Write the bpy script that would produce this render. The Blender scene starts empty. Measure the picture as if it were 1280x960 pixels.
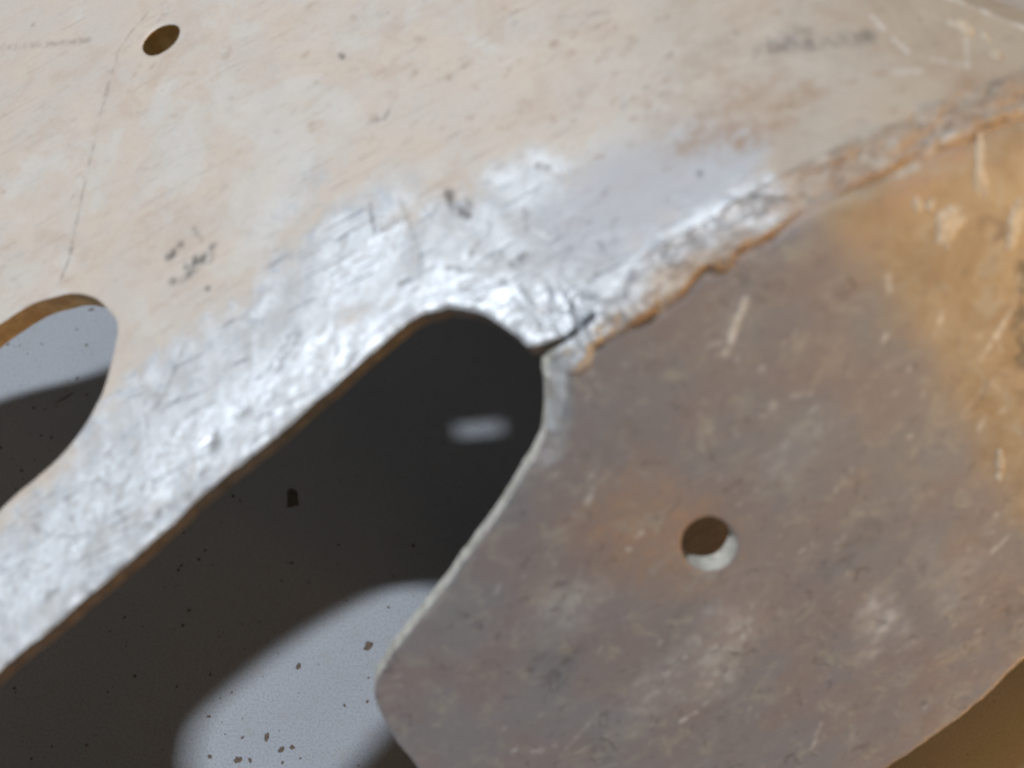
import bpy, math, random
import numpy as np
from mathutils import Matrix, Vector
random.seed(7); rs = np.random.RandomState(7)
S = bpy.context.scene
C = S.collection
MM = 0.001

# ---------------------------------------------------------------- camera, light, exposure
# measured frame: x right, y up, z back (mm), origin at the lens; the bench top is a plane in it
F = 1200.0
N_TABLE = np.array([0.1067, 0.5806, 0.8072]); N_TABLE /= np.linalg.norm(N_TABLE)
O_TABLE = np.array([0, 0, -249.1])
zax = N_TABLE
xax = np.array([1., 0, 0]) - zax[0]*zax; xax /= np.linalg.norm(xax)
yax = np.cross(zax, xax)
RW = np.array([xax, yax, zax])                    # measured frame -> world rotation
def world(P): return (np.atleast_2d(P) - O_TABLE) @ RW.T * MM
def wdir(v): return RW @ np.asarray(v, float)

cam_d = bpy.data.cameras.new('camera'); cam = bpy.data.objects.new('camera', cam_d); C.objects.link(cam)
m = Matrix.Identity(4)
for i in range(3):
    for j in range(3): m[i][j] = RW[i, j]
cl = world([0, 0, 0])[0]
for i in range(3): m[i][3] = cl[i]
cam.matrix_world = m
cam_d.sensor_width = 36; cam_d.lens = 36*F/1280
cam_d.clip_start = 0.005; cam_d.clip_end = 50
cam_d.dof.use_dof = True; cam_d.dof.focus_distance = 0.165; cam_d.dof.aperture_fstop = 17
S.camera = cam

w = bpy.data.worlds.new('World'); S.world = w; w.use_nodes = True
w.node_tree.nodes['Background'].inputs[0].default_value = (1.0, 0.95, 0.87, 1)
w.node_tree.nodes['Background'].inputs[1].default_value = 0.04
S.view_settings.view_transform = 'Standard'; S.view_settings.look = 'None'
S.view_settings.exposure = 0; S.view_settings.gamma = 1

def aim(o, target):
    d = Vector(target) - o.location
    o.rotation_euler = d.to_track_quat('-Z', 'Y').to_euler()
def lamp(name, kind, pos, target, power, col, **kw):
    l = bpy.data.lights.new(name, kind); o = bpy.data.objects.new(name, l); C.objects.link(o)
    o.location = world(pos)[0]; aim(o, world(target)[0]); l.energy = power; l.color = col
    for k, v in kw.items(): setattr(l, k, v)
    return o
lamp('window_lamp', 'AREA', [-517.07, 730.28, 1093.88], [0, 0, -110], 23.5, (0.89, 0.945, 1.0),
     shape='RECTANGLE', size=0.05, size_y=0.12)
lamp('warm_bulb', 'SPOT', [330, -60, 60], [84, 36, -105], 3.2, (1.0, 0.60, 0.20),
     spot_size=math.radians(22), spot_blend=0.35, shadow_soft_size=0.02)
lamp('warm_glow', 'AREA', [380, -360, 40], [-20, 10, -130], 0.65, (1.0, 0.66, 0.30),
     shape='RECTANGLE', size=0.25, size_y=0.2)

lamp('slot_fill', 'AREA', [-560, 400, -30], [-60, 0, -170], 0.30, (1.0, 0.92, 0.82), shape='RECTANGLE', size=0.55, size_y=0.45)  # added fill lamp, lifts the shadow seen through the left slot
lamp('warm_low_fill', 'POINT', [160, -124, -158], [0, 0, -150], 0.45, (1.0, 0.46, 0.09), shadow_soft_size=0.012)  # added lamp out of view, warms the near bench corner

# ---------------------------------------------------------------- numpy helpers
def ray(p):
    p = np.atleast_2d(np.asarray(p, float)); return np.c_[(p[:, 0]-640)/F, -(p[:, 1]-480)/F, -np.ones(len(p))]
def sstep(a, b, x):
    t = np.clip((x-a)/(b-a), 0, 1); return t*t*(3-2*t)
def vnoise(x, y, seed=0):
    r = np.random.RandomState(seed); T = r.rand(256, 256)
    xi = np.floor(x).astype(int); yi = np.floor(y).astype(int); fx = x-xi; fy = y-yi
    fx = fx*fx*fx*(fx*(fx*6-15)+10); fy = fy*fy*fy*(fy*(fy*6-15)+10)
    a = T[xi & 255, yi & 255]; b = T[(xi+1) & 255, yi & 255]; c = T[xi & 255, (yi+1) & 255]; d = T[(xi+1) & 255, (yi+1) & 255]
    return (a+(b-a)*fx)+((c+(d-c)*fx)-(a+(b-a)*fx))*fy
def fbm(x, y, seed=0, o=4, g=0.5):
    s = 0; a = 1; n = 0
    for i in range(o):
        ca, sa = math.cos(i*1.1+.3), math.sin(i*1.1+.3)
        s = s+a*vnoise((x*ca-y*sa)*2**i+17*i, (x*sa+y*ca)*2**i+31*i, seed+i); n += a; a *= g
    return s/n*2-1
def rot(x, y, deg):
    a = math.radians(deg); return x*math.cos(a)+y*math.sin(a), -x*math.sin(a)+y*math.cos(a)

# ---------------------------------------------------------------- the bent plate: local frame
NT = np.array([-0.2977, 0.3932, 0.8700]); NT /= np.linalg.norm(NT)
DX = np.array([0.8902, 0.4434, 0.1042]); DX -= DX@NT*NT; DX /= np.linalg.norm(DX)
b_ = math.radians(55)
c1 = NT*math.cos(b_)+np.cross(DX, NT)*math.sin(b_); c2 = NT*math.cos(b_)-np.cross(DX, NT)*math.sin(b_)
NL = c1 if c1[0] > NT[0] else c2
NB = NT+NL; NB /= np.linalg.norm(NB)
DY = np.cross(NB, DX)                               # towards the upper plate
ORG = ray([700, 430])[0]*95
FR = np.array([DX, DY, NB])
def to_loc(P): return (P-ORG) @ FR.T
def to_meas(Q): return Q @ FR + ORG
mslope = math.tan(b_/2)
GAP, GX0 = 0.42, -2.0
def h0(x, y):
    r = 0.7+sstep(10, 60, x)*3.0
    z = -mslope*(np.sqrt(y*y+r*r)-r*0.8)
    # the strip between the slots is part of the flat upper plate: no fold left of the open slot
    yf = GAP*np.minimum(x-GX0, 0)
    flat = sstep(-2.5, 2.5, y-yf)*sstep(1, -3, x)
    z = z*(1-flat)+flat*(-mslope*y)
    z = z-0.0055*np.maximum(x-22, 0)**2*sstep(-40, 10, y)      # plate rolls down towards the right
    z = z-0.0022*np.maximum(x-30, 0)**2
    return z
def hit(p):
    """where the line of sight of a measured point meets the plate"""
    r = ray(p); t = np.full(len(r), 95.0)
    n = (NT if False else NB)
    for _ in range(70):
        Q = to_loc(r*t[:, None]); e = Q[:, 2]-h0(Q[:, 0], Q[:, 1])
        t = t+np.clip(e, -8, 8)*0.7
    return to_loc(r*t[:, None])
def catmull(P, n=6, closed=True):
    P = np.asarray(P, float); out = []; N = len(P)
    rng = range(N) if closed else range(N-1)
    for i in rng:
        if closed: a, b, c, d = P[i-1], P[i], P[(i+1) % N], P[(i+2) % N]
        else: a, b, c, d = P[max(i-1, 0)], P[i], P[i+1], P[min(i+2, N-1)]
        for k in range(n):
            t = k/n
            out.append(0.5*((2*b)+(c-a)*t+(2*a-5*b+4*c-d)*t*t+(-a+3*b-3*c+d)*t**3))
    if not closed: out.append(P[-1])
    return np.array(out)

outer = [(0, 836), (60, 788), (115, 740), (170, 694), (213, 656), (259, 613), (306, 575), (360, 532), (400, 497), (416, 483),
  (447, 456), (490, 419), (519, 397), (544, 388), (572, 386), (601, 392), (623, 404), (645, 419), (657, 432), (664, 433), (680, 428), (700, 421), (718, 414),
  (717, 420), (706, 427), (698, 434), (691, 444), (686, 456), (684, 470), (684, 490), (683, 512), (682, 532), (676, 556), (658, 588), (634, 628),
  (586, 694), (538, 757), (494, 812), (472, 848), (468, 868), (475, 890), (495, 925), (522, 960), (560, 1010), (640, 1060), (760, 1085),
  (900, 1062), (1000, 1020), (1060, 988), (1110, 959), (1180, 912), (1235, 868), (1280, 824), (1340, 778), (1410, 700), (1450, 600),
  (1470, 480), (1470, 340), (1450, 200), (1420, 80), (1380, 0), (1320, -130), (1100, -260), (800, -340),
  (400, -340), (100, -240), (-110, -60), (-305, 123), (-438, 216), (-560, 330), (-640, 500), (-640, 800), (-540, 1040),
  (-380, 1150), (-250, 1070), (-120, 950)]
slot = [(2, 403), (35, 382), (62, 372), (87, 367), (106, 369), (121, 375), (133, 386), (143, 398), (146, 412), (143, 432), (137, 456), (126, 494),
  (104, 534), (72, 573), (47, 595), (0, 636), (-40, 690), (-93, 761), (-190, 860), (-270, 875), (-308, 800), (-302, 740), (-282, 690), (-246, 642),
  (-148, 534), (-49, 442)]
def loc2(P): return hit(P)[:, :2]
outerL = loc2(catmull(outer, 5)); slotL = loc2(catmull(slot, 6))
def circle(px, R, st=1.0, n=56):
    c = hit([px])[0]; e = 0.05
    gx = (h0(c[0]+e, c[1])-h0(c[0]-e, c[1]))/(2*e); gy = (h0(c[0], c[1]+e)-h0(c[0], c[1]-e))/(2*e)
    nn = np.array([-gx, -gy, 1.]); nn /= np.linalg.norm(nn)
    u = np.cross(nn, [0, 0, 1.]); u /= np.linalg.norm(u); v = np.cross(nn, u)
    t = np.linspace(0, 2*np.pi, n, endpoint=False)
    rr = R*(1+0.012*np.sin(3*t+1)+0.01*np.sin(5*t))
    q = (c+(np.cos(t)*rr)[:, None]*u+(np.sin(t)*rr)[:, None]*v)[:, :2]
    return np.c_[q[:, 0], c[1]+(q[:, 1]-c[1])*st], c
hole1, h1c = circle((200, 49), 3.0, .86)
hole2, h2c = circle((886, 681), 3.1, 1.24)
# ragged rim: torn look along the worn slot
def ragged(P, seed, amp):
    T = np.roll(P, -1, 0)-np.roll(P, 1, 0); T /= np.linalg.norm(T, axis=1)[:, None]+1e-9
    n = np.c_[-T[:, 1], T[:, 0]]
    return P+n*(fbm(P[:, 0]*.55, P[:, 1]*.55, seed, 4)*amp)[:, None]
def densify(P, step=0.3):
    out = []
    for a, b in zip(P, np.roll(P, -1, 0)):
        k = max(1, int(np.linalg.norm(b-a)/step)) if np.linalg.norm(b-a) < 20 else 4
        for i in range(k): out.append(a+(b-a)*i/k)
    return np.array(out)
outerL = ragged(densify(outerL, .4), 5, 0.10)
outerL = outerL+(ragged(outerL*2.6, 6, 0.26)-outerL*2.6)/2.6*1.2; slotL = ragged(densify(slotL, .5), 9, 0.10)
polys = [outerL, slotL, hole1, hole2]

# ---------------------------------------------------------------- grid, signed distance
def axis(lo, hi, steps):
    xs = [lo]
    while xs[-1] < hi:
        x = xs[-1]; st = 2.0
        for a, b, s in steps:
            if a <= x < b: st = min(st, s)
        xs.append(x+st)
    return np.array(xs)
lo = np.min(outerL, 0)-2; hi = np.max(outerL, 0)+2
XS = axis(lo[0], hi[0], [(-92, 75, .30), (-9, 14, .15)])
YS = axis(lo[1], hi[1], [(-78, 88, .30), (-3, 9, .15)])
GX, GY = np.meshgrid(XS, YS, indexing='ij'); nx, ny = GX.shape
def seg_dist(px, py, P, closed=True, mg=4):
    """distance of every point to a polyline, and even-odd inside flag"""
    d = np.full(px.shape, 1e9); ins = np.zeros(px.shape, bool)
    Q = np.roll(P, -1, 0) if closed else P[1:]
    A = P if closed else P[:-1]
    for a, b in zip(A, Q):
        ab = b-a; L = ab@ab+1e-12
        # work only near the segment for distance
        i0 = np.searchsorted(XS, min(a[0], b[0])-mg); i1 = np.searchsorted(XS, max(a[0], b[0])+mg)
        j0 = np.searchsorted(YS, min(a[1], b[1])-mg); j1 = np.searchsorted(YS, max(a[1], b[1])+mg)
        sx = px[i0:i1, j0:j1]; sy = py[i0:i1, j0:j1]
        if sx.size:
            t = np.clip(((sx-a[0])*ab[0]+(sy-a[1])*ab[1])/L, 0, 1)
            dd = np.hypot(sx-a[0]-t*ab[0], sy-a[1]-t*ab[1])
            d[i0:i1, j0:j1] = np.minimum(d[i0:i1, j0:j1], dd)
        if closed and a[1] != b[1]:
            j0 = np.searchsorted(YS, min(a[1], b[1])); j1 = np.searchsorted(YS, max(a[1], b[1]))
            if j1 > j0:
                yy = YS[j0:j1]; xc = a[0]+(yy-a[1])*(b[0]-a[0])/(b[1]-a[1])
                ins[:, j0:j1] ^= (XS[:, None] < xc[None, :])
    return d, ins
D = np.full(GX.shape, 1e9); I = np.zeros(GX.shape, bool)
DP = []
for P in polys:
    d, i = seg_dist(GX, GY, P); D = np.minimum(D, d); I ^= i; DP.append(d)
SD = np.where(I, D, -D)                             # > 0 on the metal

# ---------------------------------------------------------------- surface relief + wear masks
def polyd(px_pts, smooth=True, mg=3):
    P = hit(catmull(px_pts, 4, False) if smooth and len(px_pts) > 2 else px_pts)[:, :2]
    return seg_dist(GX, GY, P, closed=False, mg=mg)[0], P
lipA = [(716, 452), (745, 430), (780, 410), (806, 396), (830, 380), (852, 366), (866, 350), (880, 334), (897, 337), (912, 330), (918, 316), (955, 298),
        (978, 280), (997, 266), (1020, 252), (1042, 243), (1100, 219), (1130, 204), (1158, 193), (1180, 180), (1208, 175), (1240, 158), (1280, 143), (1340, 118), (1400, 95)]
lipP = hit(catmull(lipA, 4, False))[:, :2]
dlip, _ = seg_dist(GX, GY, lipP, closed=False)
lipY = np.interp(GX, lipP[:, 0], np.maximum.accumulate(lipP[:, 0])*0+lipP[:, 1])
jag = fbm(GX*.5, GY*.5, 77, 4)*.35+fbm(GX*.22, GY*.3, 78, 2)*.5*sstep(12, 30, GX)
dlip = np.where(GY+jag*.8 > lipY, 1, -1)*np.minimum(dlip, np.abs(GY-lipY)+6)
inlip = sstep(-1, 2, GX-lipP[0, 0])

n_lo = fbm(GX/14, GY/14, 11, 3); n_md = fbm(GX/4, GY/4, 21, 4); n_hi = fbm(GX/1.4+GY/3, GY/.9-GX/3, 27, 3)
# px-space helper for soft regions expressed on the plate
def blob(px, rx, ry, ang, soft=1.0, nz=.5):
    c = hit([px])[0]; u, v = rot(GX-c[0], GY-c[1], ang)
    q = np.sqrt((u/rx)**2+(v/ry)**2)+nz*n_md*.6
    return 1-sstep(1-soft*.5, 1+soft*.5, q)
def strip_mask(px_pts, wid, soft, nz=.5):
    d, _ = polyd(px_pts, True, wid+soft+4); return 1-sstep(wid-soft, wid+soft, d+nz*n_md*5+nz*n_hi*3)
# bare, abraded aluminium with the warm lamp's shadow painted in: strip, round the big slot, up to the crack and along the fold
bare_shade = np.maximum.reduce([
    strip_mask([(-60, 830), (40, 720), (130, 620), (230, 530), (320, 470)], 7.5, 4),
    strip_mask([(140, 560), (240, 470), (340, 420), (420, 360), (500, 320)], 5.5, 3.5),
    strip_mask([(380, 380), (440, 320), (520, 330), (600, 300), (680, 330), (740, 350)], 6.5, 3.5),
    strip_mask([(-150, 975), (0, 838), (115, 736), (230, 643), (400, 500), (519, 397)], 5.5, 3),
    blob((450, 290), 9, 5, 20, 1.4)*.9, blob((640, 260), 9, 5.5, 0, 1.4)*.9, blob((380, 240), 8, 4, 20, 1.6)*.5,
    strip_mask([(720, 400), (800, 330), (880, 280), (940, 250)], 3.0, 2)*.85])
bare_shade *= np.where(dlip < -.1, np.where(GX > lipP[0, 0]+.3, 0, 1), 1)
stripz = sstep(-2.5, 2.5, GY-GAP*np.minimum(GX-GX0, 0))*sstep(1, -3, GX)
collar = np.maximum(blob((716, 440), 2.1, 1.9, 0, .5, .1), strip_mask([(694, 440), (697, 470), (696, 500), (690, 530)], .95, .45, .1)*.9)
facet = strip_mask([(684, 440), (686, 470), (686, 500), (684, 530), (676, 556)], 1.5, 1.3, .05); bare_shade = np.maximum(bare_shade, collar*.95)
low = sstep(.3, -.3, np.where(GX > lipP[0, 0], dlip, GY))*(1-stripz)            # the lower (side) plate
bare_shade = bare_shade*(1-low)+low*np.maximum(collar*.95, 0)
grey_shade = np.maximum(blob((775, 250), 10.5, 5.6, 12, .9, .35), blob((880, 215), 7, 3.6, 5, .6, .25))*(1-low)  # shadow from the warm lamp, painted as flat grey
rimw = 1-sstep(2.2, 4.5, DP[0]+n_md*1.2); bare_shade = np.maximum(bare_shade, rimw*(1-low)*sstep(14, 8, GX)*sstep(-75, -60, GX))
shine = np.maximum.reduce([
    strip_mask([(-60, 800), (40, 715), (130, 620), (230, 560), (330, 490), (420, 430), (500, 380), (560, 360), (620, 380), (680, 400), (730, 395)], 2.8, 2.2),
    strip_mask([(700, 395), (760, 360), (830, 310), (900, 270), (940, 250)], .9, 1.0)*.55, blob((455, 320), 8, 4, 30)])*bare_shade
stain_glow = np.maximum.reduce([blob((965, 145), 5, 2.0, 10, 1.4, 1.5), blob((895, 150), 9, 2.2, 8, 1.5, 1.5)*.7, blob((1170, 185), 9, 2.5, 20, 1.4, 1.2)*.9, blob((860, 345), 3, 1.2, 25, 1, 1)*.8, blob((870, 100), 9, 3, 30)*.4])
stain_glow = np.maximum(stain_glow, low*blob((822, 672), 6.5, 9, 40, 1.6, .3)*1.0)  # warm glow beside the round hole, painted in with the stains
stain_glow = np.maximum(stain_glow, low*blob((900, 800), 12, 5, 30, 1.6, .7)*.35)
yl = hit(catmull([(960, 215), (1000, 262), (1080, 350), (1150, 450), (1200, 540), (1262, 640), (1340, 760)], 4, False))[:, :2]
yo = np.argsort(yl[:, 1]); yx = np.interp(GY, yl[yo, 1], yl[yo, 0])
warm_lit = low*sstep(-2.5, 3.5, GX-yx+n_md*1.5)  # area reached by the warm lamp, its light painted into the colour
seam = inlip*(1-sstep(2.6, 6.6, dlip*.8+n_md*2.5+n_hi))*sstep(-.2, .1, dlip)
seamw = seam*sstep(6, 24, GX)
stain_glow = np.maximum(stain_glow, np.maximum(seam*sstep(4, 20, GX)*(.75+.6*n_md), inlip*sstep(4, 10, GX)*(1-sstep(.7, 2.0, np.abs(dlip-.7)+n_md*.8))*.75))
tanz = sstep(2, 56, GX+n_md*5+n_lo*6)*(1-low)
dark = np.zeros(GX.shape)
BRK = [np.clip(.62+1.1*fbm(GX*(.9+.3*q_), GY*(.7+.2*q_), 500+q_, 3), .05, 1) for q_ in range(3)]
JIT = [np.abs(fbm(GX*1.3, GY*1.3, 300+q_, 3)) for q_ in range(9)]
def scratch(pts, wd, s, tgt, jit=.35, seed=0):
    P = hit(catmull(pts, 4, False) if len(pts) > 2 else pts)[:, :2]
    i0, i1 = np.searchsorted(XS, [P[:, 0].min()-wd-.3, P[:, 0].max()+wd+.3]); j0, j1 = np.searchsorted(YS, [P[:, 1].min()-wd-.3, P[:, 1].max()+wd+.3])
    if i1 <= i0 or j1 <= j0: return tgt
    w_ = (slice(i0, i1), slice(j0, j1)); sx, sy = GX[w_], GY[w_]; d = np.full(sx.shape, 1e3)
    for a_, b2 in zip(P[:-1], P[1:]):
        ab = b2-a_; t = np.clip(((sx-a_[0])*ab[0]+(sy-a_[1])*ab[1])/(ab@ab+1e-12), 0, 1)
        d = np.minimum(d, np.hypot(sx-a_[0]-t*ab[0], sy-a_[1]-t*ab[1]))
    d = d+JIT[seed % 9][w_]*jit
    tgt[w_] = np.maximum(tgt[w_], s*(1-sstep(wd*.1, wd, d))*BRK[seed % 3][w_])
    return tgt
k = 0
for pts, wd, s in [([(213, 320), (225, 307)], .75, .9), ([(228, 350), (240, 340)], .6, .6), ([(245, 327), (262, 321)], .85, .9), ([(262, 315), (268, 305)], .6, .6),
     ([(214, 352), (217, 353)], .55, .85), ([(233, 333), (246, 337)], .6, .6), ([(242, 285), (252, 300)], .4, .4), ([(259, 360), (261, 361)], .4, .7),
     ([(560, 240), (570, 262), (585, 268)], .7, .7), ([(580, 250), (588, 258)], .5, .4), ([(640, 330), (655, 318), (662, 318)], .5, .8),
     ([(588, 318), (594, 305)], .45, .7), ([(560, 333), (590, 336)], .4, .6), ([(655, 262), (658, 285)], .35, .5), ([(672, 205), (684, 208)], .4, .8),
     ([(500, 250), (520, 300), (528, 330)], .35, .5), ([(462, 255), (468, 290)], .4, .55), ([(500, 355), (540, 335)], .5, .6), ([(625, 350), (645, 358)], .4, .7),
     ([(735, 355), (745, 340)], .4, .6), ([(782, 370), (790, 352), (788, 340)], .5, .75), ([(755, 378), (782, 366)], .35, .6),
     ([(270, 560), (265, 545)], .9, .6), ([(290, 505), (296, 520), (308, 512)], .55, .5), ([(345, 460), (372, 420)], .5, .5), ([(335, 462), (360, 425)], .4, .4),
     ([(180, 665), (200, 640), (235, 620)], .6, .6), ([(60, 745), (70, 738)], .6, .6), ([(20, 640), (60, 670), (110, 668)], .3, .4), ([(180, 500), (190, 610)], .25, .5),
     ([(150, 495), (215, 492)], .25, .4), ([(200, 560), (250, 500)], .25, .45), ([(130, 570), (200, 500), (230, 430)], .3, .35),
     ([(10, 660), (60, 620), (140, 590), (190, 530)], .25, .35), ([(85, 320), (135, 100)], .3, .35), ([(130, 130), (150, 60), (190, 10)], .3, .3), ([(75, 350), (90, 310)], .3, .5),
     ([(40, 32), (44, 30)], .5, .6), ([(0, 60), (60, 55), (110, 50)], .6, .3), ([(425, 68), (428, 70)], .5, .7), ([(1000, 55), (1050, 48), (1085, 45)], 1.1, .55),
     ([(958, 62), (1000, 45)], 1.6, .45), ([(975, 58), (990, 60)], .5, .6), ([(873, 215), (875, 217)], .4, .7), ([(868, 190), (880, 195)], .3, .4), ([(840, 65), (835, 70)], .3, .4),
     ([(905, 250), (930, 243), (945, 246)], .45, .8), ([(903, 335), (915, 328)], .6, .7), ([(925, 345), (932, 352)], .6, .6), ([(1185, 290), (1190, 312)], .3, .2),
     ([(690, 850), (712, 820)], .7, .6), ([(660, 840), (680, 820)], .6, .5), ([(700, 845), (718, 826)], .6, .5), ([(1040, 690), (1060, 680)], .5, .4), ([(1262, 765), (1268, 760)], 1.1, .5),
     ([(840, 505), (860, 520)], .5, .3), ([(1280, 335), (1275, 370), (1274, 410), (1279, 455)], 1.1, .9), ([(700, 20), (760, 15)], .3, .3), ([(820, 25), (835, 20)], .3, .4), ([(550, 175), (590, 160)], .3, .3), ([(487, 130), (482, 145), (465, 152)], .4, .4)]:
    dark = scratch(pts, wd*1.5, s*1.5, dark, seed=k); k += 1
seamline = inlip*(1-sstep(.15, .75, np.abs(dlip+.25)))*(dlip < .2)
dark = np.maximum(dark, seamline*.5*(.6+.6*n_md))
# speckled marks scattered along the rolling direction
for i in range(150):
    px = rs.uniform(0, 1280); py = rs.uniform(0, 420)
    a = rs.uniform(-.9, 0.1); L = rs.uniform(2, 11)
    if (px > 700 and py > 330) or (1280*.0 > px): continue
    dark = scratch([(px, py), (px+L*math.cos(a), py+L*math.sin(a))], rs.uniform(.28, .6), rs.uniform(.12, .5), dark, seed=i % 9)
for i in range(75):                                     # gouges in the abraded zone
    t_ = rs.uniform(0, 1); px, py = -20+760*t_+rs.uniform(-60, 60), 760-440*t_+rs.uniform(-90, 40)
    a = rs.choice([-.7, -.9, .2, 1.3, -1.5])+rs.uniform(-.3, .3); L = rs.uniform(4, 26)
    dark = scratch([(px, py), (px+L*math.cos(a), py+L*math.sin(a))], rs.uniform(.28, .6), rs.uniform(.25, .8), dark, seed=i % 9)
for i in range(190):                                    # small brown flecks on the oxide film
    px, py = rs.normal(700, 260), rs.normal(110, 60)
    a = rs.uniform(-1.0, 0.2); L = rs.uniform(1, 12)
    if py > 200: continue
    stain_glow = scratch([(px, py), (px+L*math.cos(a), py+L*math.sin(a))], rs.uniform(.35, .9), rs.uniform(.3, .9), stain_glow, seed=i % 9)
lite = np.zeros(GX.shape)
for pts, wd, s in [([(932, 376), (920, 405), (907, 442)], .6, 1.2), ([(918, 376), (903, 420)], .3, .4), ([(885, 432), (905, 428)], .35, .5),
     ([(936, 788), (915, 812)], .6, .85), ([(885, 822), (910, 812), (925, 800)], .5, .5), ([(850, 902), (870, 890)], .5, .7), ([(880, 880), (905, 858)], .35, .5),
     ([(1026, 905), (1014, 936)], .45, .7), ([(665, 940), (695, 932)], .5, .6), ([(710, 750), (728, 742)], .5, .7), ([(733, 630), (742, 610)], .5, .6),
     ([(795, 672), (802, 666)], .5, .7), ([(1110, 345), (1112, 365)], .45, .5), ([(1168, 418), (1178, 392)], .5, .6), ([(1060, 560), (1064, 588)], .4, .5),
     ([(1005, 525), (1020, 508)], .4, .5), ([(990, 495), (1015, 492)], .35, .4), ([(955, 515), (965, 508)], .9, .5), ([(1000, 690), (1015, 680)], .4, .6),
     ([(1045, 680), (1058, 668)], .35, .5), ([(1240, 690), (1260, 670)], .4, .6), ([(1160, 530), (1215, 520)], .3, .2), ([(1100, 800), (1115, 770)], .6, .3),
     ([(1085, 780), (1080, 800)], .6, .35), ([(1120, 815), (1150, 800)], .6, .3), ([(700, 945), (740, 900)], .3, .4), ([(690, 860), (705, 845)], .4, .6),
     ([(1090, 20), (1135, 65)], .45, .6), ([(1155, 72), (1200, 80)], .4, .5), ([(1208, 40), (1210, 85)], .35, .5), ([(1172, -10), (1225, 12), (1290, 38)], .5, .9),
     ([(1120, 90), (1150, 88)], .5, .35), ([(1232, 520), (1225, 535)], .5, .5), ([(1195, 530), (1235, 480), (1250, 490)], .35, .35),
     ([(1275, 345), (1268, 380), (1255, 402), (1245, 420), (1226, 448)], .45, .75), ([(1246, 420), (1252, 440)], .35, .4), ([(1120, 220), (1150, 203), (1190, 170)], .6, .55),
     ([(665, 285), (690, 300)], .4, .8), ([(940, 620), (1000, 600)], .3, .2), ([(640, 620), (600, 680), (520, 785)], .3, .0)]:
    lite = scratch(pts, wd*1.15, s, lite, jit=.25, seed=k); k += 1
for i in range(210):
    px = rs.uniform(620, 1280); py = rs.uniform(420, 960)
    a = rs.uniform(-1.4, -.2); L = rs.uniform(1, 9)
    lite = scratch([(px, py), (px+L*math.cos(a), py+L*math.sin(a))], rs.uniform(.25, .55), rs.uniform(.15, .75)**1.5, lite, seed=i % 9)

for px, rx, ry, an, s_ in [((1100, 785), 3.5, 3.0, 0, .38), ((900, 800), 8, 3, 35, .3), ((820, 860), 6, 3, 30, .25), ((1190, 720), 3, 4, 0, .2), ((1000, 560), 5, 2, 20, .14), ((700, 760), 4, 3, 20, .2)]:
    lite = np.maximum(lite, low*blob(px, rx, ry, an, 1.6, 1.6)*s_*(.5+1.6*np.clip(n_hi+.2, 0, 1)))
for px, rx, ry, an, s_ in [((700, 835), 3.5, 1.5, 35, .5), ((840, 800), 5, 1.2, 30, .35), ((1060, 690), 4, 1.5, 20, .3), ((770, 560), 4, 3, 0, .2), ((1270, 770), 2, 3, 0, .4), ((760, 930), 6, 2, 10, .3)]:
    dark = np.maximum(dark, low*blob(px, rx, ry, an, 1.6, 1.8)*s_*(.4+1.8*np.clip(n_hi+.1, 0, 1)))
# relief in mm
u1, v1 = rot(GX, GY, 8)
crump = fbm(u1/2.6, v1/1.5, 41, 4, .55); rid = 1-np.abs(fbm(u1/3.2, v1/2.0, 51, 4, .55))*2
hammer = sstep(.15, .9, bare_shade)
near = np.exp(-np.minimum(DP[0], 99)/4.5)                               # close to the torn slot rim
edgezone = near*(1-low*.85)
relief = .30*n_lo+hammer*(.05*crump+.055*np.clip(rid, -.5, 1)*sstep(.2, 1, shine))+edgezone*hammer*(.20*crump+.16*n_md)
relief += .05*n_md*(1-low)+.035*n_md*low
cz = np.exp(-((GX-1.5)**2+(GY-1.5)**2)/34.)*(1-low)                    # crumpled metal at the crack
relief += cz*(1.0*fbm(u1/2.0, v1/3.2, 61, 3)+.18*crump)
lip_h = inlip*sstep(-.65, .55, dlip)*np.exp(-np.maximum(dlip, 0)/3.6)*(1.0*sstep(5, 30, GX)*fbm(GX/6, GY/5, 76, 2)+.62+.5*fbm(GX/3, GY/2, 71, 3)+.3*fbm(GX/.9, GY/.9, 72, 2))
lip_h *= .55+.45*sstep(2, 10, GX)
relief += lip_h
relief += seam*(.26*fbm(GX/1.1, GY/.8, 73, 3)+.65*fbm(GX/2.8, GY/1.7, 74, 3))
pit = seam*sstep(.25, .5, fbm(GX/1.3, GY/.9, 79, 3)); relief -= .25*pit
relief -= .10*seamline*(1-sstep(0, .7, dlip))
relief += blob((714, 440), 1.8, 1.9, 0, .8, .1)*low*.6-facet*sstep(.3, -.5, GY+.8)*1.1
crackP = [(716, 416), (721, 414), (724, 408), (730, 408), (733, 400), (740, 399), (741, 393)]
dc = np.minimum(seg_dist(GX, GY, hit(crackP)[:, :2], closed=False)[0], np.minimum(seg_dist(GX, GY, hit([(724, 410), (722, 400), (716, 392), (714, 380)])[:, :2], closed=False)[0], seg_dist(GX, GY, hit([(752, 384), (764, 374)])[:, :2], closed=False)[0]+.2)+.1)
relief -= (.95*(1-sstep(.05, .42, dc+.12*np.abs(n_md))))*(1-sstep(4, 9, GX))
dark = np.maximum(dark, .9*(1-sstep(.1, .36, dc+.1*np.abs(n_md))))  # shade in the depth of the crack painted dark
dent = [((205, 640), 2.2, .35, 35), ((265, 550), 1.3, .1, 0), ((575, 255), 1.2, .25, 0), ((300, 515), 1.2, .25, 0), ((650, 325), 1.0, .25, 40), ((240, 330), 2, .12, 30), ((430, 455), 1.4, .4, 40), ((700, 370), 1.6, .5, 80), ((660, 385), 1.1, .35, 100), ((735, 372), 1.3, .4, 60)]
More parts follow.
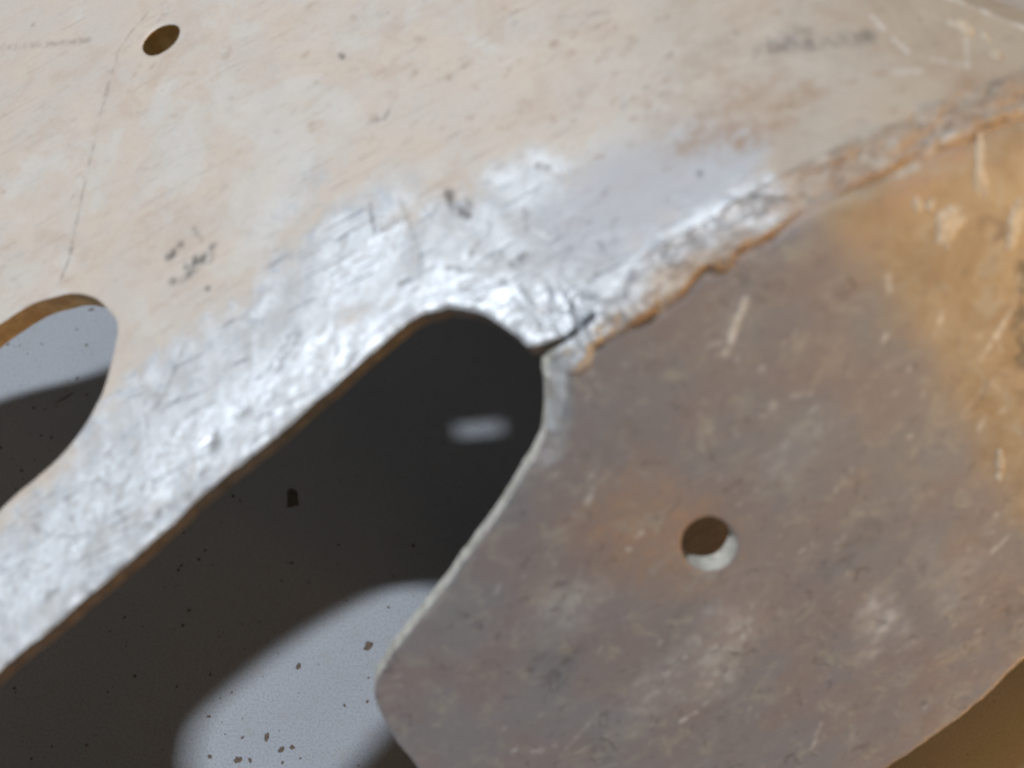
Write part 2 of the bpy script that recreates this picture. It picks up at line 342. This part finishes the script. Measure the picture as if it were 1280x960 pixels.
for px, R, dp, an in dent:
    c = hit([px])[0]; u, v = rot(GX-c[0], GY-c[1], an)
    relief -= dp*np.exp(-((u/R)**2+(v/(R*.55))**2))
relief -= .10*dark
dark = np.maximum(dark, pit*.5*sstep(10, 24, GX))
relief += .04*lite
rim = np.clip(SD, 0, 5)
rimR = np.where(near*hammer > .2, .75, .38)
relief -= np.where(rim < rimR, .55*rimR*(1-rim/rimR)**2, 0)
# shoulder in the far corner where the plate turns down
sh = hit([(1160, -20), (1225, 12), (1290, 38), (1360, 70)])[:, :2]
shY = np.interp(GX, sh[:, 0], sh[:, 1]) if sh[0, 0] < sh[-1, 0] else np.interp(GX, sh[::-1, 0], sh[::-1, 1])
dsh = np.where(GX > sh[:, 0].min(), GY-shY, -9); relief -= .35*np.maximum(dsh, 0)*sstep(0, 2, dsh)
GZ = h0(GX, GY)+relief
e = .05
gx = (h0(GX+e, GY)-h0(GX-e, GY))/(2*e); gy = (h0(GX, GY+e)-h0(GX, GY-e))/(2*e)
NL0 = np.stack([-gx, -gy, np.ones_like(gx)], -1); NL0 /= np.linalg.norm(NL0, axis=-1, keepdims=True)
thick = 2.1+1.1*(1-low)*np.exp(-(np.minimum(DP[1], 50)/3.2)**2)+2.4*np.exp(-(np.hypot(GX-h1c[0], GY-h1c[1])/4.6)**4)+1.0*np.exp(-(np.hypot(GX-h2c[0], GY-h2c[1])/4.5)**4)
# ---------------------------------------------------------------- clip the grid to the outline
vid = -np.ones(GX.shape, int); ii = np.argwhere(SD > 0); vid[SD > 0] = np.arange(len(ii))
chan = np.stack([GX, GY, GZ, NL0[..., 0], NL0[..., 1], NL0[..., 2], thick, bare_shade, shine, stain_glow, np.clip(dark, 0, 1), np.clip(lite, 0, 1), low, seamw, dlip], -1)
chan = np.concatenate([chan, grey_shade[..., None], warm_lit[..., None], tanz[..., None]], -1)
V = [chan[SD > 0]]; nv = len(ii)
ok = SD > 0
c00, c10, c11, c01 = ok[:-1, :-1], ok[1:, :-1], ok[1:, 1:], ok[:-1, 1:]
full = c00 & c10 & c11 & c01
a = vid[:-1, :-1][full]; b = vid[1:, :-1][full]; c = vid[1:, 1:][full]; d = vid[:-1, 1:][full]
quads = np.c_[a, b, c, d]
mixed = np.argwhere((c00 | c10 | c11 | c01) & ~full)
extra = []; ekey = {}; polyf = []; bsegs = []
def cut(p, q):
    key = (p, q) if p < q else (q, p)
    if key in ekey: return ekey[key]
    sp, sq = SD[p], SD[q]; t = sp/(sp-sq)
    extra.append(chan[p]*(1-t)+chan[q]*t); ekey[key] = nv+len(extra)-1
    return ekey[key]
for i, j in mixed:
    cs = [(i, j), (i+1, j), (i+1, j+1), (i, j+1)]; f = []; cr = []
    for k_ in range(4):
        p, q = cs[k_], cs[(k_+1) % 4]
        if ok[p]: f.append(vid[p])
        if ok[p] != ok[q]:
            v_ = cut(p, q); f.append(v_); cr.append((len(f)-1, ok[p]))
    if len(f) >= 3: polyf.append(f)
    n_ = len(f)
    for idx, leaving in cr:                          # boundary edge runs from leaving crossing to the next
        if leaving: bsegs.append((f[idx], f[(idx+1) % n_]))
V = np.concatenate([V[0], np.array(extra)]) if extra else V[0]
LX, LY, LZ = V[:, 0], V[:, 1], V[:, 2]
top = V[:, :3]
# vertex normals of the whole sheet so that separate parts shade without a break
fn = np.zeros_like(top)
q0, q1, q2, q3 = (top[quads[:, k_]] for k_ in range(4))
nq = np.cross(q2-q0, q3-q1)
for k_ in range(4): np.add.at(fn, quads[:, k_], nq)
for f in polyf:
    nn = np.cross(top[f[1]]-top[f[0]], top[f[2]]-top[f[0]])
    for v_ in f: fn[v_] += nn
fn /= np.linalg.norm(fn, axis=1)[:, None]+1e-12

# ---------------------------------------------------------------- materials
def mat(name):
    m_ = bpy.data.materials.new(name); m_.use_nodes = True
    nt = m_.node_tree; nt.nodes.clear()
    out = nt.nodes.new('ShaderNodeOutputMaterial'); bs = nt.nodes.new('ShaderNodeBsdfPrincipled')
    nt.links.new(bs.outputs[0], out.inputs[0]); return m_, nt, bs
class G:
    """small node-writing helper"""
    def __init__(s, nt): s.nt = nt
    def n(s, t, **kw):
        nd = s.nt.nodes.new(t)
        for k_, v_ in kw.items(): setattr(nd, k_, v_)
        return nd
    def put(s, sock, v):
        if isinstance(v, bpy.types.NodeSocket): s.nt.links.new(v, sock)
        else: sock.default_value = v
    def math(s, op, a, b=0.0, clamp=False):
        nd = s.n('ShaderNodeMath', operation=op, use_clamp=clamp); s.put(nd.inputs[0], a); s.put(nd.inputs[1], b); return nd.outputs[0]
    def mix(s, f, a, b, bt='MIX'):
        nd = s.n('ShaderNodeMix', data_type='RGBA', blend_type=bt); s.put(nd.inputs[0], f)
        s.put(nd.inputs[6], a if not isinstance(a, tuple) else a+(1,)); s.put(nd.inputs[7], b if not isinstance(b, tuple) else b+(1,)); return nd.outputs[2]
    def noise(s, vec, sc, det=4, rough=.55, dist=0.):
        nd = s.n('ShaderNodeTexNoise'); s.put(nd.inputs['Vector'], vec); nd.inputs['Scale'].default_value = sc
        nd.inputs['Detail'].default_value = det; nd.inputs['Roughness'].default_value = rough; nd.inputs['Distortion'].default_value = dist; return nd.outputs[0]
    def ramp(s, f, lo_, hi_):
        nd = s.n('ShaderNodeMapRange', interpolation_type='SMOOTHSTEP'); s.put(nd.inputs[0], f); nd.inputs[1].default_value = lo_; nd.inputs[2].default_value = hi_; return nd.outputs[0]
    def attr(s, name): return s.n('ShaderNodeAttribute', attribute_name=name).outputs['Fac']
    def vec(s, scale=(1, 1, 1), rotz=0):
        tc = s.n('ShaderNodeTexCoord'); mp = s.n('ShaderNodeMapping'); s.put(mp.inputs[0], tc.outputs['Object'])
        mp.inputs['Scale'].default_value = scale; mp.inputs['Rotation'].default_value = (0, 0, rotz); return mp.outputs[0]

def plate_material():
    m_, nt, bs = mat('worn_aluminium'); g = G(nt)
    v = g.vec((1000, 1000, 1000)); vs = g.vec((300, 1100, 1000), math.radians(-6)); vs2 = g.vec((900, 380, 1000), math.radians(25))
    bare_shade, shine, stain_glow, dark, lite, low, seam = (g.attr(k_) for k_ in ('bare_shade', 'shine', 'stain_glow', 'dark', 'lite', 'low', 'seam'))
    n1 = g.noise(v, .12, 5); n2 = g.noise(v, .55, 5, .6); n3 = g.noise(vs, .6, 5, .65, .4); n4 = g.noise(vs2, .35, 4, .6, .5); fine = g.noise(v, 3.0, 4, .7)
    # oxide film of the upper plate
    top = g.mix(g.ramp(n1, .35, .65), (.57, .485, .41), (.54, .485, .43))
    nb = g.noise(v, .09, 6, .68, 1.2); top = g.mix(g.math('MULTIPLY', g.ramp(nb, .5, .66), .6), top, (.51, .405, .33))
    top = g.mix(g.math('MULTIPLY', g.ramp(g.noise(v, .06, 5, .65, .8), .5, .65), .5), top, (.60, .585, .56))
    top = g.mix(g.math('MULTIPLY', g.ramp(n3, .54, .72), .30), top, (.47, .36, .28))
    top = g.mix(g.math('MULTIPLY', g.ramp(n2, .55, .75), .35), top, (.44, .42, .42))
    brt = g.mix(g.ramp(n4, .35, .7), (.48, .48, .485), (.64, .65, .665))
    brt = g.mix(g.math('MULTIPLY', g.ramp(n2, .52, .68), .55), brt, (.42, .45, .50))
    brt = g.mix(g.math('MULTIPLY', g.ramp(g.noise(v, .32, 6, .72, 1.5), .54, .66), .6), brt, (.36, .38, .42))
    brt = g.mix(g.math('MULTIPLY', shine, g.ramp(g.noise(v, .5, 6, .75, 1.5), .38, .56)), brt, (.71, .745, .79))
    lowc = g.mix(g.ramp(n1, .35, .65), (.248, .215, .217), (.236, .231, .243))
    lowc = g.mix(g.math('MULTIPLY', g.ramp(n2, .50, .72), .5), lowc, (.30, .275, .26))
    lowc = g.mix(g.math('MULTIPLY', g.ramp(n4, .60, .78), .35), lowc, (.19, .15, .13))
    lowc = g.mix(g.math('MULTIPLY', g.attr('warm_lit'), .85), lowc, g.mix(g.ramp(g.noise(v, .16, 6, .7, .8), .36, .64), (.30, .215, .125), (.39, .31, .21)))
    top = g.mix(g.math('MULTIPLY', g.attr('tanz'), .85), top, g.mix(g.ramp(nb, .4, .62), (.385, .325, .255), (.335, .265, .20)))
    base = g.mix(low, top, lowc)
    bm = g.math('ADD', bare_shade, g.math('MULTIPLY', g.math('SUBTRACT', n2, .5), g.math('MULTIPLY', bare_shade, 1.0)), True)
    bm = g.ramp(g.math('ADD', bm, g.math('MULTIPLY', g.math('SUBTRACT', n4, .5), bm)), .1, .95)
    base = g.mix(bm, base, brt)
    smz = g.attr('grey_shade'); base = g.mix(g.math('MULTIPLY', g.math('MULTIPLY', smz, .95), g.math('SUBTRACT', 1.0, g.math('MULTIPLY', shine, .9))), base, (.43, .43, .45))
    st = g.math('MULTIPLY', stain_glow, g.math('MAXIMUM', g.ramp(n2, .25, .65), g.math('MULTIPLY', low, .62)), True)
    stc = g.mix(low, (.33, .225, .155), (.37, .25, .18))
    base = g.mix(st, base, stc)
    base = g.mix(g.math('MULTIPLY', lite, .85), base, (.70, .70, .69))
    dk = g.math('MULTIPLY', dark, g.ramp(g.noise(v, 1.3, 3), .22, .5), True)
    base = g.mix(g.math('MULTIPLY', dk, .8), base, (.085, .078, .075))
    scr = None
    for q_, (sx_, sy_, an_) in enumerate(((70, 2300, 12), (60, 2000, -38), (80, 2600, 62), (55, 2400, 100), (70, 2500, -75))):
        vq = g.vec((sx_, sy_, 800), math.radians(an_)); nq_ = g.ramp(g.noise(vq, 1.0, 2, .5, .25), .655, .70)
        wq = g.ramp(g.noise(v, .16+.03*q_, 2), .48, .62); tq = g.math('MULTIPLY', nq_, wq)
        scr = tq if scr is None else g.math('MAXIMUM', scr, tq)
    zone = g.math('ADD', g.math('SUBTRACT', .24, g.math('MULTIPLY', low, .14)), g.math('MULTIPLY', bm, .6))
    base = g.mix(g.math('MULTIPLY', scr, zone), base, g.mix(bm, g.mix(low, (.36, .27, .22), (.46, .44, .42)), (.24, .25, .28)))
    sp1 = g.ramp(g.noise(vs, 1.5, 4, .75, .8), .62, .72)
    base = g.mix(g.math('MULTIPLY', sp1, g.math('SUBTRACT', .40, g.math('MULTIPLY', low, .15))), base, g.mix(low, (.36, .29, .25), (.44, .41, .37)))
    base = g.mix(g.math('MULTIPLY', low, g.math('MULTIPLY', g.ramp(g.noise(v, .28, 5, .7, .6), .5, .68), .60)), base, (.36, .345, .30))
    base = g.mix(g.math('MULTIPLY', low, g.math('MULTIPLY', g.ramp(g.noise(v, .4, 5, .7, 1.), .56, .7), .60)), base, (.115, .10, .105))
    base = g.mix(.16, base, g.mix(fine, (.0, .0, .0), (1., 1., 1.)), 'OVERLAY')
    g.put(bs.inputs['Base Color'], base)
    met = g.math('ADD', g.math('MULTIPLY', bm, .30), .12); g.put(bs.inputs['Metallic'], met)
    rg = g.math('SUBTRACT', .62, g.math('MULTIPLY', shine, .15)); rg = g.math('ADD', rg, g.math('MULTIPLY', g.math('SUBTRACT', n3, .5), .25)); g.put(bs.inputs['Roughness'], rg)
    bmp = g.n('ShaderNodeBump'); bmp.inputs['Strength'].default_value = .55; bmp.inputs['Distance'].default_value = .00016
    hh = g.math('ADD', g.math('MULTIPLY', n2, .5), g.math('ADD', g.math('MULTIPLY', fine, .45), g.math('MULTIPLY', n3, .5)))
    mus = g.noise(vs2, 1.0, 3, .6, .8)
    hh = g.math('SUBTRACT', hh, g.math('MULTIPLY', scr, .5))
    hh = g.math('ADD', hh, g.math('MULTIPLY', mus, g.math('MULTIPLY', bm, .6)))
    g.put(bmp.inputs['Height'], hh); g.put(bs.inputs['Normal'], bmp.outputs[0])
    return m_
def simple(name, ca, cb, rough=.6, metal=0., scale=600, bump=.0001, spec=.5):
    m_, nt, bs = mat(name); g = G(nt); v = g.vec()
    n = g.noise(v, scale, 5, .65)
    g.put(bs.inputs['Base Color'], g.mix(g.ramp(n, .35, .65), ca, cb)); bs.inputs['Roughness'].default_value = rough; bs.inputs['Metallic'].default_value = metal
    bs.inputs['Specular IOR Level'].default_value = spec
    bmp = g.n('ShaderNodeBump'); bmp.inputs['Strength'].default_value = .6; bmp.inputs['Distance'].default_value = bump
    g.put(bmp.inputs['Height'], n); g.put(bs.inputs['Normal'], bmp.outputs[0]); return m_
M_plate = plate_material()
M_edge = simple('warm_lit_cut_edge', (.44, .29, .12), (.62, .45, .22), .55, .2, 500, .00015)  # slot wall: warm light painted into the golden colour
M_amber = simple('warm_lit_hole_wall', (.62, .40, .13), (.80, .55, .22), .5, .2, 500, .0001)  # small hole's wall: warm light painted in, lighter still
M_edge3 = simple('shaded_cut_edge', (.10, .075, .05), (.17, .13, .09), .6, .1, 500, .00015)  # strip and crack edge: its shade painted into the brown
M_edge2 = simple('lit_cut_edge', (.46, .44, .38), (.66, .64, .58), .5, .3, 700, .00015)  # side plate's cut faces: light falling on them painted in as pale
M_under = simple('plate_underside', (.30, .27, .24), (.38, .35, .32), .7, .1, 200)
M_dark = simple('shade_rib', (.02, .017, .015), (.04, .035, .03), .8, 0, 200)  # near-black colour stands for the shade under the fold
M_chip = simple('pale_paint', (.38, .31, .23), (.54, .47, .38), .6, 0, 1500, .0001)
M_grit = simple('dark_grit', (.07, .058, .05), (.14, .10, .075), .8, 0, 2000)
M_smudge = simple('dark_residue', (.05, .042, .035), (.10, .085, .07), .7, 0, 1500)

def bench_material():
    m_, nt, bs = mat('bench_top'); g = G(nt); v = g.vec((1000, 1000, 1000))
    n1 = g.noise(v, .02, 5); n2 = g.noise(v, 2.2, 3, .7); n3 = g.noise(v, .25, 4); vs = g.vec((260, 900, 900), .5); n4 = g.noise(vs, .8, 4, .7, .6)
    c_ = g.mix(g.ramp(n1, .35, .65), (.32, .35, .40), (.355, .38, .42))
    c_ = g.mix(g.math('MULTIPLY', g.ramp(n2, .42, .68), .62), c_, (.21, .215, .23))
    c_ = g.mix(g.math('MULTIPLY', g.ramp(n3, .5, .75), .25), c_, (.30, .27, .24))
    c_ = g.mix(g.math('MULTIPLY', g.ramp(n4, .68, .78), .5), c_, (.16, .13, .11))
    vo = g.n('ShaderNodeTexVoronoi'); g.put(vo.inputs['Vector'], v); vo.inputs['Scale'].default_value = .55; vo.inputs['Randomness'].default_value = 1
    sz = g.math('MULTIPLY', g.ramp(g.noise(v, .35, 2), .45, .75), .16)
    sp = g.math('LESS_THAN', vo.outputs['Distance'], sz)
    c_ = g.mix(g.math('MULTIPLY', sp, .7), c_, (.09, .07, .06))
    g.put(bs.inputs['Base Color'], c_); bs.inputs['Roughness'].default_value = .6; bs.inputs['Specular IOR Level'].default_value = .3
    bmp = g.n('ShaderNodeBump'); bmp.inputs['Strength'].default_value = .3; bmp.inputs['Distance'].default_value = .00015
    g.put(bmp.inputs['Height'], n2); g.put(bs.inputs['Normal'], bmp.outputs[0]); return m_
M_bench = bench_material()

# ---------------------------------------------------------------- objects
def mesh_obj(name, verts, faces, mats, parent=None, normals=None, attrs=None, fmat=None):
    me = bpy.data.meshes.new(name); me.from_pydata([tuple(v_) for v_ in verts], [], faces)
    for m_ in mats: me.materials.append(m_)
    if fmat is not None: me.polygons.foreach_set('material_index', np.asarray(fmat, np.int32))
    me.polygons.foreach_set('use_smooth', np.ones(len(me.polygons), bool))
    if attrs:
        for k_, a_ in attrs.items():
            at = me.attributes.new(k_, 'FLOAT', 'POINT'); at.data.foreach_set('value', np.asarray(a_, np.float32))
    me.update()
    if normals is not None: me.normals_split_custom_set_from_vertices([tuple(n_) for n_ in normals])
    o = bpy.data.objects.new(name, me); C.objects.link(o)
    if parent: o.parent = parent
    return o

# bench top
bench = mesh_obj('bench_top', [(-1.5, -1.5, 0), (1.5, -1.5, 0), (1.5, 1.5, 0), (-1.5, 1.5, 0)], [(0, 1, 2, 3)], [M_bench])
bench['kind'] = 'structure'; bench['label'] = 'grey speckled bench top far below the cracked metal plate'

# the bracket root: on the bench below the fold, axes along the fold
root = bpy.data.objects.new('cracked_bracket', None); C.objects.link(root)
RL = FR @ RW.T                                       # rows: local axes in world
mw = Matrix.Identity(4)
orgw = world(ORG)[0]; basew = orgw.copy(); basew[2] = 0
for i in range(3):
    for j in range(3): mw[i][j] = RL[j, i]
    mw[i][3] = basew[i]
root.matrix_world = mw
bpy.context.view_layer.update()
OFF = RL @ (orgw-basew)                              # local metres offset of the fold origin
def L(P): return np.asarray(P)*MM+OFF
root['label'] = 'bent aluminium bracket with worn upper plate, cracked slot corner and grey side plate'
root['category'] = 'metal bracket'

def part_from(sel_q, sel_p, name, with_bottom=True):
    """cut one part out of the clipped sheet: faces, underside and cut edges"""
    Q = quads[sel_q]; PF = [polyf[i_] for i_ in sel_p]
    used = np.unique(np.concatenate([Q.ravel()]+[np.array(f) for f in PF])) if len(PF) else np.unique(Q.ravel())
    mp = -np.ones(len(V), int); mp[used] = np.arange(len(used)); n = len(used)
    T = V[used]; tp = T[:, :3]
    faces = [tuple(f) for f in mp[Q].tolist()]+[tuple(mp[f]) for f in PF]
    fm = [0]*len(faces)
    cols = dict(zip(('bare_shade', 'shine', 'stain_glow', 'dark', 'lite', 'low', 'seam', 'grey_shade', 'warm_lit', 'tanz'), list(T[:, 7:14].T)+[T[:, 15], T[:, 16], T[:, 17]]))
    o = mesh_obj(name, L(tp), faces, [M_plate], root, fn[used], cols)
    return o
qc = V[quads[:, 0]]
plow, pdl = qc[:, 12], qc[:, 14]
pf0 = np.array([V[f[0], 12] for f in polyf]); pfd = np.array([V[f[0], 14] for f in polyf]); pfx = np.array([V[f[0], 13] for f in polyf])
q_seam = (plow < .5) & (qc[:, 13] > .5); q_low = plow >= .5; q_top = ~q_low & ~q_seam
p_seam = (pf0 < .5) & (pfx > .5); p_low = pf0 >= .5; p_top = ~p_low & ~p_seam
t_top = part_from(q_top, np.where(p_top)[0], 'upper_plate'); t_top['label'] = 'pale worn upper plate, bright and scraped round the slot'
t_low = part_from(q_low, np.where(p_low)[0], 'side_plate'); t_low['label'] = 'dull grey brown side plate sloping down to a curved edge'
t_seam = part_from(q_seam, np.where(p_seam)[0], 'weld_seam'); t_seam['label'] = 'lumpy brownish weld seam along the fold'
# underside: coarse-free copy of the whole sheet, offset by its thickness
und = top-V[:, 3:6]*V[:, 6:7]; und[:, 2] -= 0
u_s = (h0(LX, LY)+.0)
under = np.c_[LX, LY, u_s]-V[:, 3:6]*V[:, 6:7]
uf = [tuple(reversed(f)) for f in quads.tolist()]+[tuple(reversed(f)) for f in polyf]
mesh_obj('underside', L(under), uf, [M_under], root)
# cut edges: three bands with file marks
segs = np.array(bsegs); sv = np.unique(segs); mp = {v_: k_ for k_, v_ in enumerate(sv)}
n = len(sv); rings = []
for lvl in (0, .12, .4, .7, .93, 1.0):
    P_ = top[sv]*(1-lvl)+under[sv]*lvl
    out = .10*fbm(V[sv, 0]*1.2, V[sv, 1]*1.2+lvl*7, 91, 3)*(0 if lvl in (0, 1.0) else 1)
    rings.append(P_+out[:, None]*np.array([1., -.6, 0]))
rings = np.array(rings); ev = rings.reshape(-1, 3)
lowedge = V[sv, 12] > .5
def near_pts(P_, X):
    out = np.empty(len(X))
    for k_ in range(0, len(X), 500): out[k_:k_+500] = np.sqrt(((X[k_:k_+500, None]-P_[None])**2).sum(-1)).min(1)
    return out
evx = V[sv, :2]; dist = np.array([near_pts(P_, evx) for P_ in polys]); which = dist.argmin(0)
kind = np.where(lowedge, 2, 1); kind[which == 1] = 0; kind[which == 2] = 3; kind[which == 3] = 4
for nm, want, mt_, lb in (('cut_edge', 0, M_edge, 'golden raw wall of the left slot'), ('hole_wall', 3, M_amber, 'golden brown wall of the small hole in the upper plate'), ('hole_wall', 4, M_edge2, 'pale wall of the round hole in the side plate'), ('cut_edge', 1, M_edge3, 'dark brown raw edge of the narrow strip and of the cracked slot corner'), ('cut_edge', 2, M_edge2, 'pale raw edge of the side plate')):
    ef = []
    for a_, b_2 in segs:
        i_, j_ = mp[a_], mp[b_2]
        if kind[i_] != want: continue
        for r_ in range(5): ef.append((r_*n+j_, r_*n+i_, (r_+1)*n+i_, (r_+1)*n+j_))
    u_ = np.unique(np.array(ef)); rm = {v_: k_ for k_, v_ in enumerate(u_)}
    ed = mesh_obj(nm, L(ev[u_]), [tuple(rm[v_] for v_ in f) for f in ef], [mt_], root); ed['label'] = lb

# upright rib under the fold (hidden by the side plate) that carries the bracket on the bench
def rib(name, x0, x1, n_=40):
    xs_ = np.linspace(x0, x1, n_); vs, fs = [], []
    for x_ in xs_:
        for y_ in (-.6, 1.8):
            P_ = np.array([[x_, y_, h0(np.array([x_]), np.array([y_]))[0]-2.0]]); wp = world(to_meas(P_))[0]
            vs += [(wp[0], wp[1], wp[2]), (wp[0], wp[1], 0.0)]
    for k_ in range(n_-1):
        a_ = k_*4; b2 = a_+4
        fs += [(a_, a_+1, b2+1, b2), (a_+2, b2+2, b2+3, a_+3), (a_, b2, b2+2, a_+2), (a_+1, a_+3, b2+3, b2+1)]
    fs += [(0, 2, 3, 1), ((n_-1)*4, (n_-1)*4+1, (n_-1)*4+3, (n_-1)*4+2)]
    return mesh_obj(name, (np.array(vs)-basew) @ RL.T, fs, [M_dark], root)
rib('support_rib', 20, 92)

# paint chips left on the metal: thin raised flakes
def rel_at(x, y):
    i_ = np.clip(np.searchsorted(XS, x), 1, nx-1); j_ = np.clip(np.searchsorted(YS, y), 1, ny-1)
    tx = (x-XS[i_-1])/(XS[i_]-XS[i_-1]); ty = (y-YS[j_-1])/(YS[j_]-YS[j_-1])
    return (GZ[i_-1, j_-1]*(1-tx)*(1-ty)+GZ[i_, j_-1]*tx*(1-ty)+GZ[i_-1, j_]*(1-tx)*ty+GZ[i_, j_]*tx*ty)
def chip(px, name='paint_chip', th=.12):
    P_ = hit(catmull(px, 4))[:, :2]; c_ = P_.mean(0)
    P_ = c_+(P_-c_)*(1+.55*fbm(P_[:, 0]*1.9, P_[:, 1]*1.9, 400, 4))[:, None]
    n_ = len(P_); vs = []; fs = []
    for f_, hgt in ((1.0, -.05), (.9, th), (.5, th*1.25)):
        R_ = c_+(P_-c_)*f_; z = rel_at(R_[:, 0], R_[:, 1])+hgt
        vs += list(np.c_[R_, z])
    vs.append((c_[0], c_[1], rel_at(c_[0], c_[1])+th*1.1))
    for r_ in range(2):
        for k_ in range(n_): fs.append((r_*n_+k_, r_*n_+(k_+1) % n_, (r_+1)*n_+(k_+1) % n_, (r_+1)*n_+k_))
    for k_ in range(n_): fs.append((2*n_+k_, 2*n_+(k_+1) % n_, 3*n_))
    vs = np.array(vs); fl = fs
    # orient up
    aa = vs[fs[0][0]]; nn = np.cross(vs[fs[-1][1]]-vs[fs[-1][0]], vs[3*n_]-vs[fs[-1][0]])
    if nn[2] < 0: fl = [tuple(reversed(f)) for f in fs]
    return mesh_obj(name, L(vs), fl, [M_chip], root)
for px in [[(1180, 262), (1200, 257), (1208, 267), (1200, 288), (1192, 306), (1182, 311), (1172, 302), (1170, 280)],
           [(1221, 168), (1229, 172), (1231, 192), (1228, 205), (1236, 228), (1234, 243), (1225, 244), (1216, 230), (1221, 205)],
           [(1268, 252), (1280, 250), (1279, 275), (1272, 300), (1265, 316), (1258, 300), (1262, 270)],
           [(1144, 248), (1152, 250), (1153, 262), (1147, 270), (1140, 258)], [(1163, 250), (1169, 253), (1166, 266), (1159, 262)],
           [(1248, 560), (1255, 565), (1257, 582), (1250, 590), (1244, 578)], [(1247, 592), (1254, 592), (1251, 604), (1245, 600)],
           [(1186, 28), (1205, 22), (1220, 40), (1213, 46)][::-1], [(1226, 36), (1236, 44), (1238, 52), (1228, 46)], [(1240, 60), (1252, 66), (1252, 76), (1240, 68)]]:
    chip(px)

# flecks on the bench
def bench_pt(px):
    r = ray([px])[0]; t = (N_TABLE@O_TABLE)/(r@N_TABLE); return world(r*t)[0]
def fleck_geo(sx, sy, ang, seed, hz=.00015):
    r_ = random.Random(seed); n_ = 11; vs = []
    for ring, z in ((1, 0.00002), (.6, hz)):
        for k_ in range(n_):
            a_ = 2*math.pi*k_/n_; q_ = ring*(.65+.5*r_.random())
            x, y = q_*sx*math.cos(a_), q_*sy*math.sin(a_); vs.append((x*math.cos(ang)-y*math.sin(ang), x*math.sin(ang)+y*math.cos(ang), z))
    vs.append((0, 0, hz))
    fs = [(k_, (k_+1) % n_, n_+(k_+1) % n_, n_+k_) for k_ in range(n_)]+[(n_+k_, n_+(k_+1) % n_, 2*n_) for k_ in range(n_)]
    return vs, fs
def fleck(name, px, sx, sy, ang, label, cat, mt, seed, group=None):
    vs, fs = fleck_geo(sx*MM, sy*MM, math.radians(ang), seed)
    o = mesh_obj(name, vs, fs, [mt]); o.location = bench_pt(px); o['label'] = label; o['category'] = cat
    if group: o['group'] = group
    return o
fleck('residue_smudge', (365, 623), 1.7, 3.0, 8, 'dark smudge of residue on the shaded bench top inside the large slot', 'residue', M_smudge, 3)
gr = 'dark flecks lying on the lit bench top'
for i_, (px, sx, sy, an, lb) in enumerate([((373, 833), .5, .8, 0, 'small dark fleck alone in the upper part of the lit bench patch'),
      ((352, 937), .8, .6, 30, 'dark fleck at the bottom of the lit bench patch, larger of a close pair'),
      ((365, 934), .6, .5, 0, 'smaller right fleck of the close pair at the bottom of the lit bench patch'),
      ((333, 922), .5, 1.1, 5, 'narrow upright dark fleck just above the close pair in the lit bench patch'),
      ((297, 950), .9, .7, 20, 'brown fleck near the bottom left of the lit bench patch'),
      ((460, 808), .9, 1.3, -25, 'brown fleck beside the left corner of the side plate in the lit bench patch'),
      ((82, 497), .2, 3.0, -45, 'thin dark hair like fleck in the shaded bench seen through the left slot'),
      ((114, 387), .8, .45, 25, 'dark fleck under the top rim of the left slot')]):
    fleck('dirt_fleck', px, sx, sy, an, lb, 'dirt fleck', M_grit, 20+i_, gr)
vs, fs = [], []
for i_ in range(190):
    z_ = i_ % 3
    px = (random.uniform(-10, 560), random.uniform(560, 970)) if z_ else (random.uniform(-10, 150), random.uniform(370, 640))
    c_ = bench_pt(px); s_ = random.choice([.12, .16, .2, .28, .38]); v2, f2 = fleck_geo(s_*MM*random.uniform(.6, 1.6), s_*MM, random.uniform(0, 3), i_, .00008)
    b0 = len(vs); vs += [(c_[0]+a_[0], c_[1]+a_[1], a_[2]) for a_ in v2]; fs += [tuple(k_+b0 for k_ in f) for f in f2]
gt = mesh_obj('grit', vs, fs, [M_grit]); gt['kind'] = 'stuff'; gt['label'] = 'fine dark grit scattered over the bench top'; gt['category'] = 'grit'
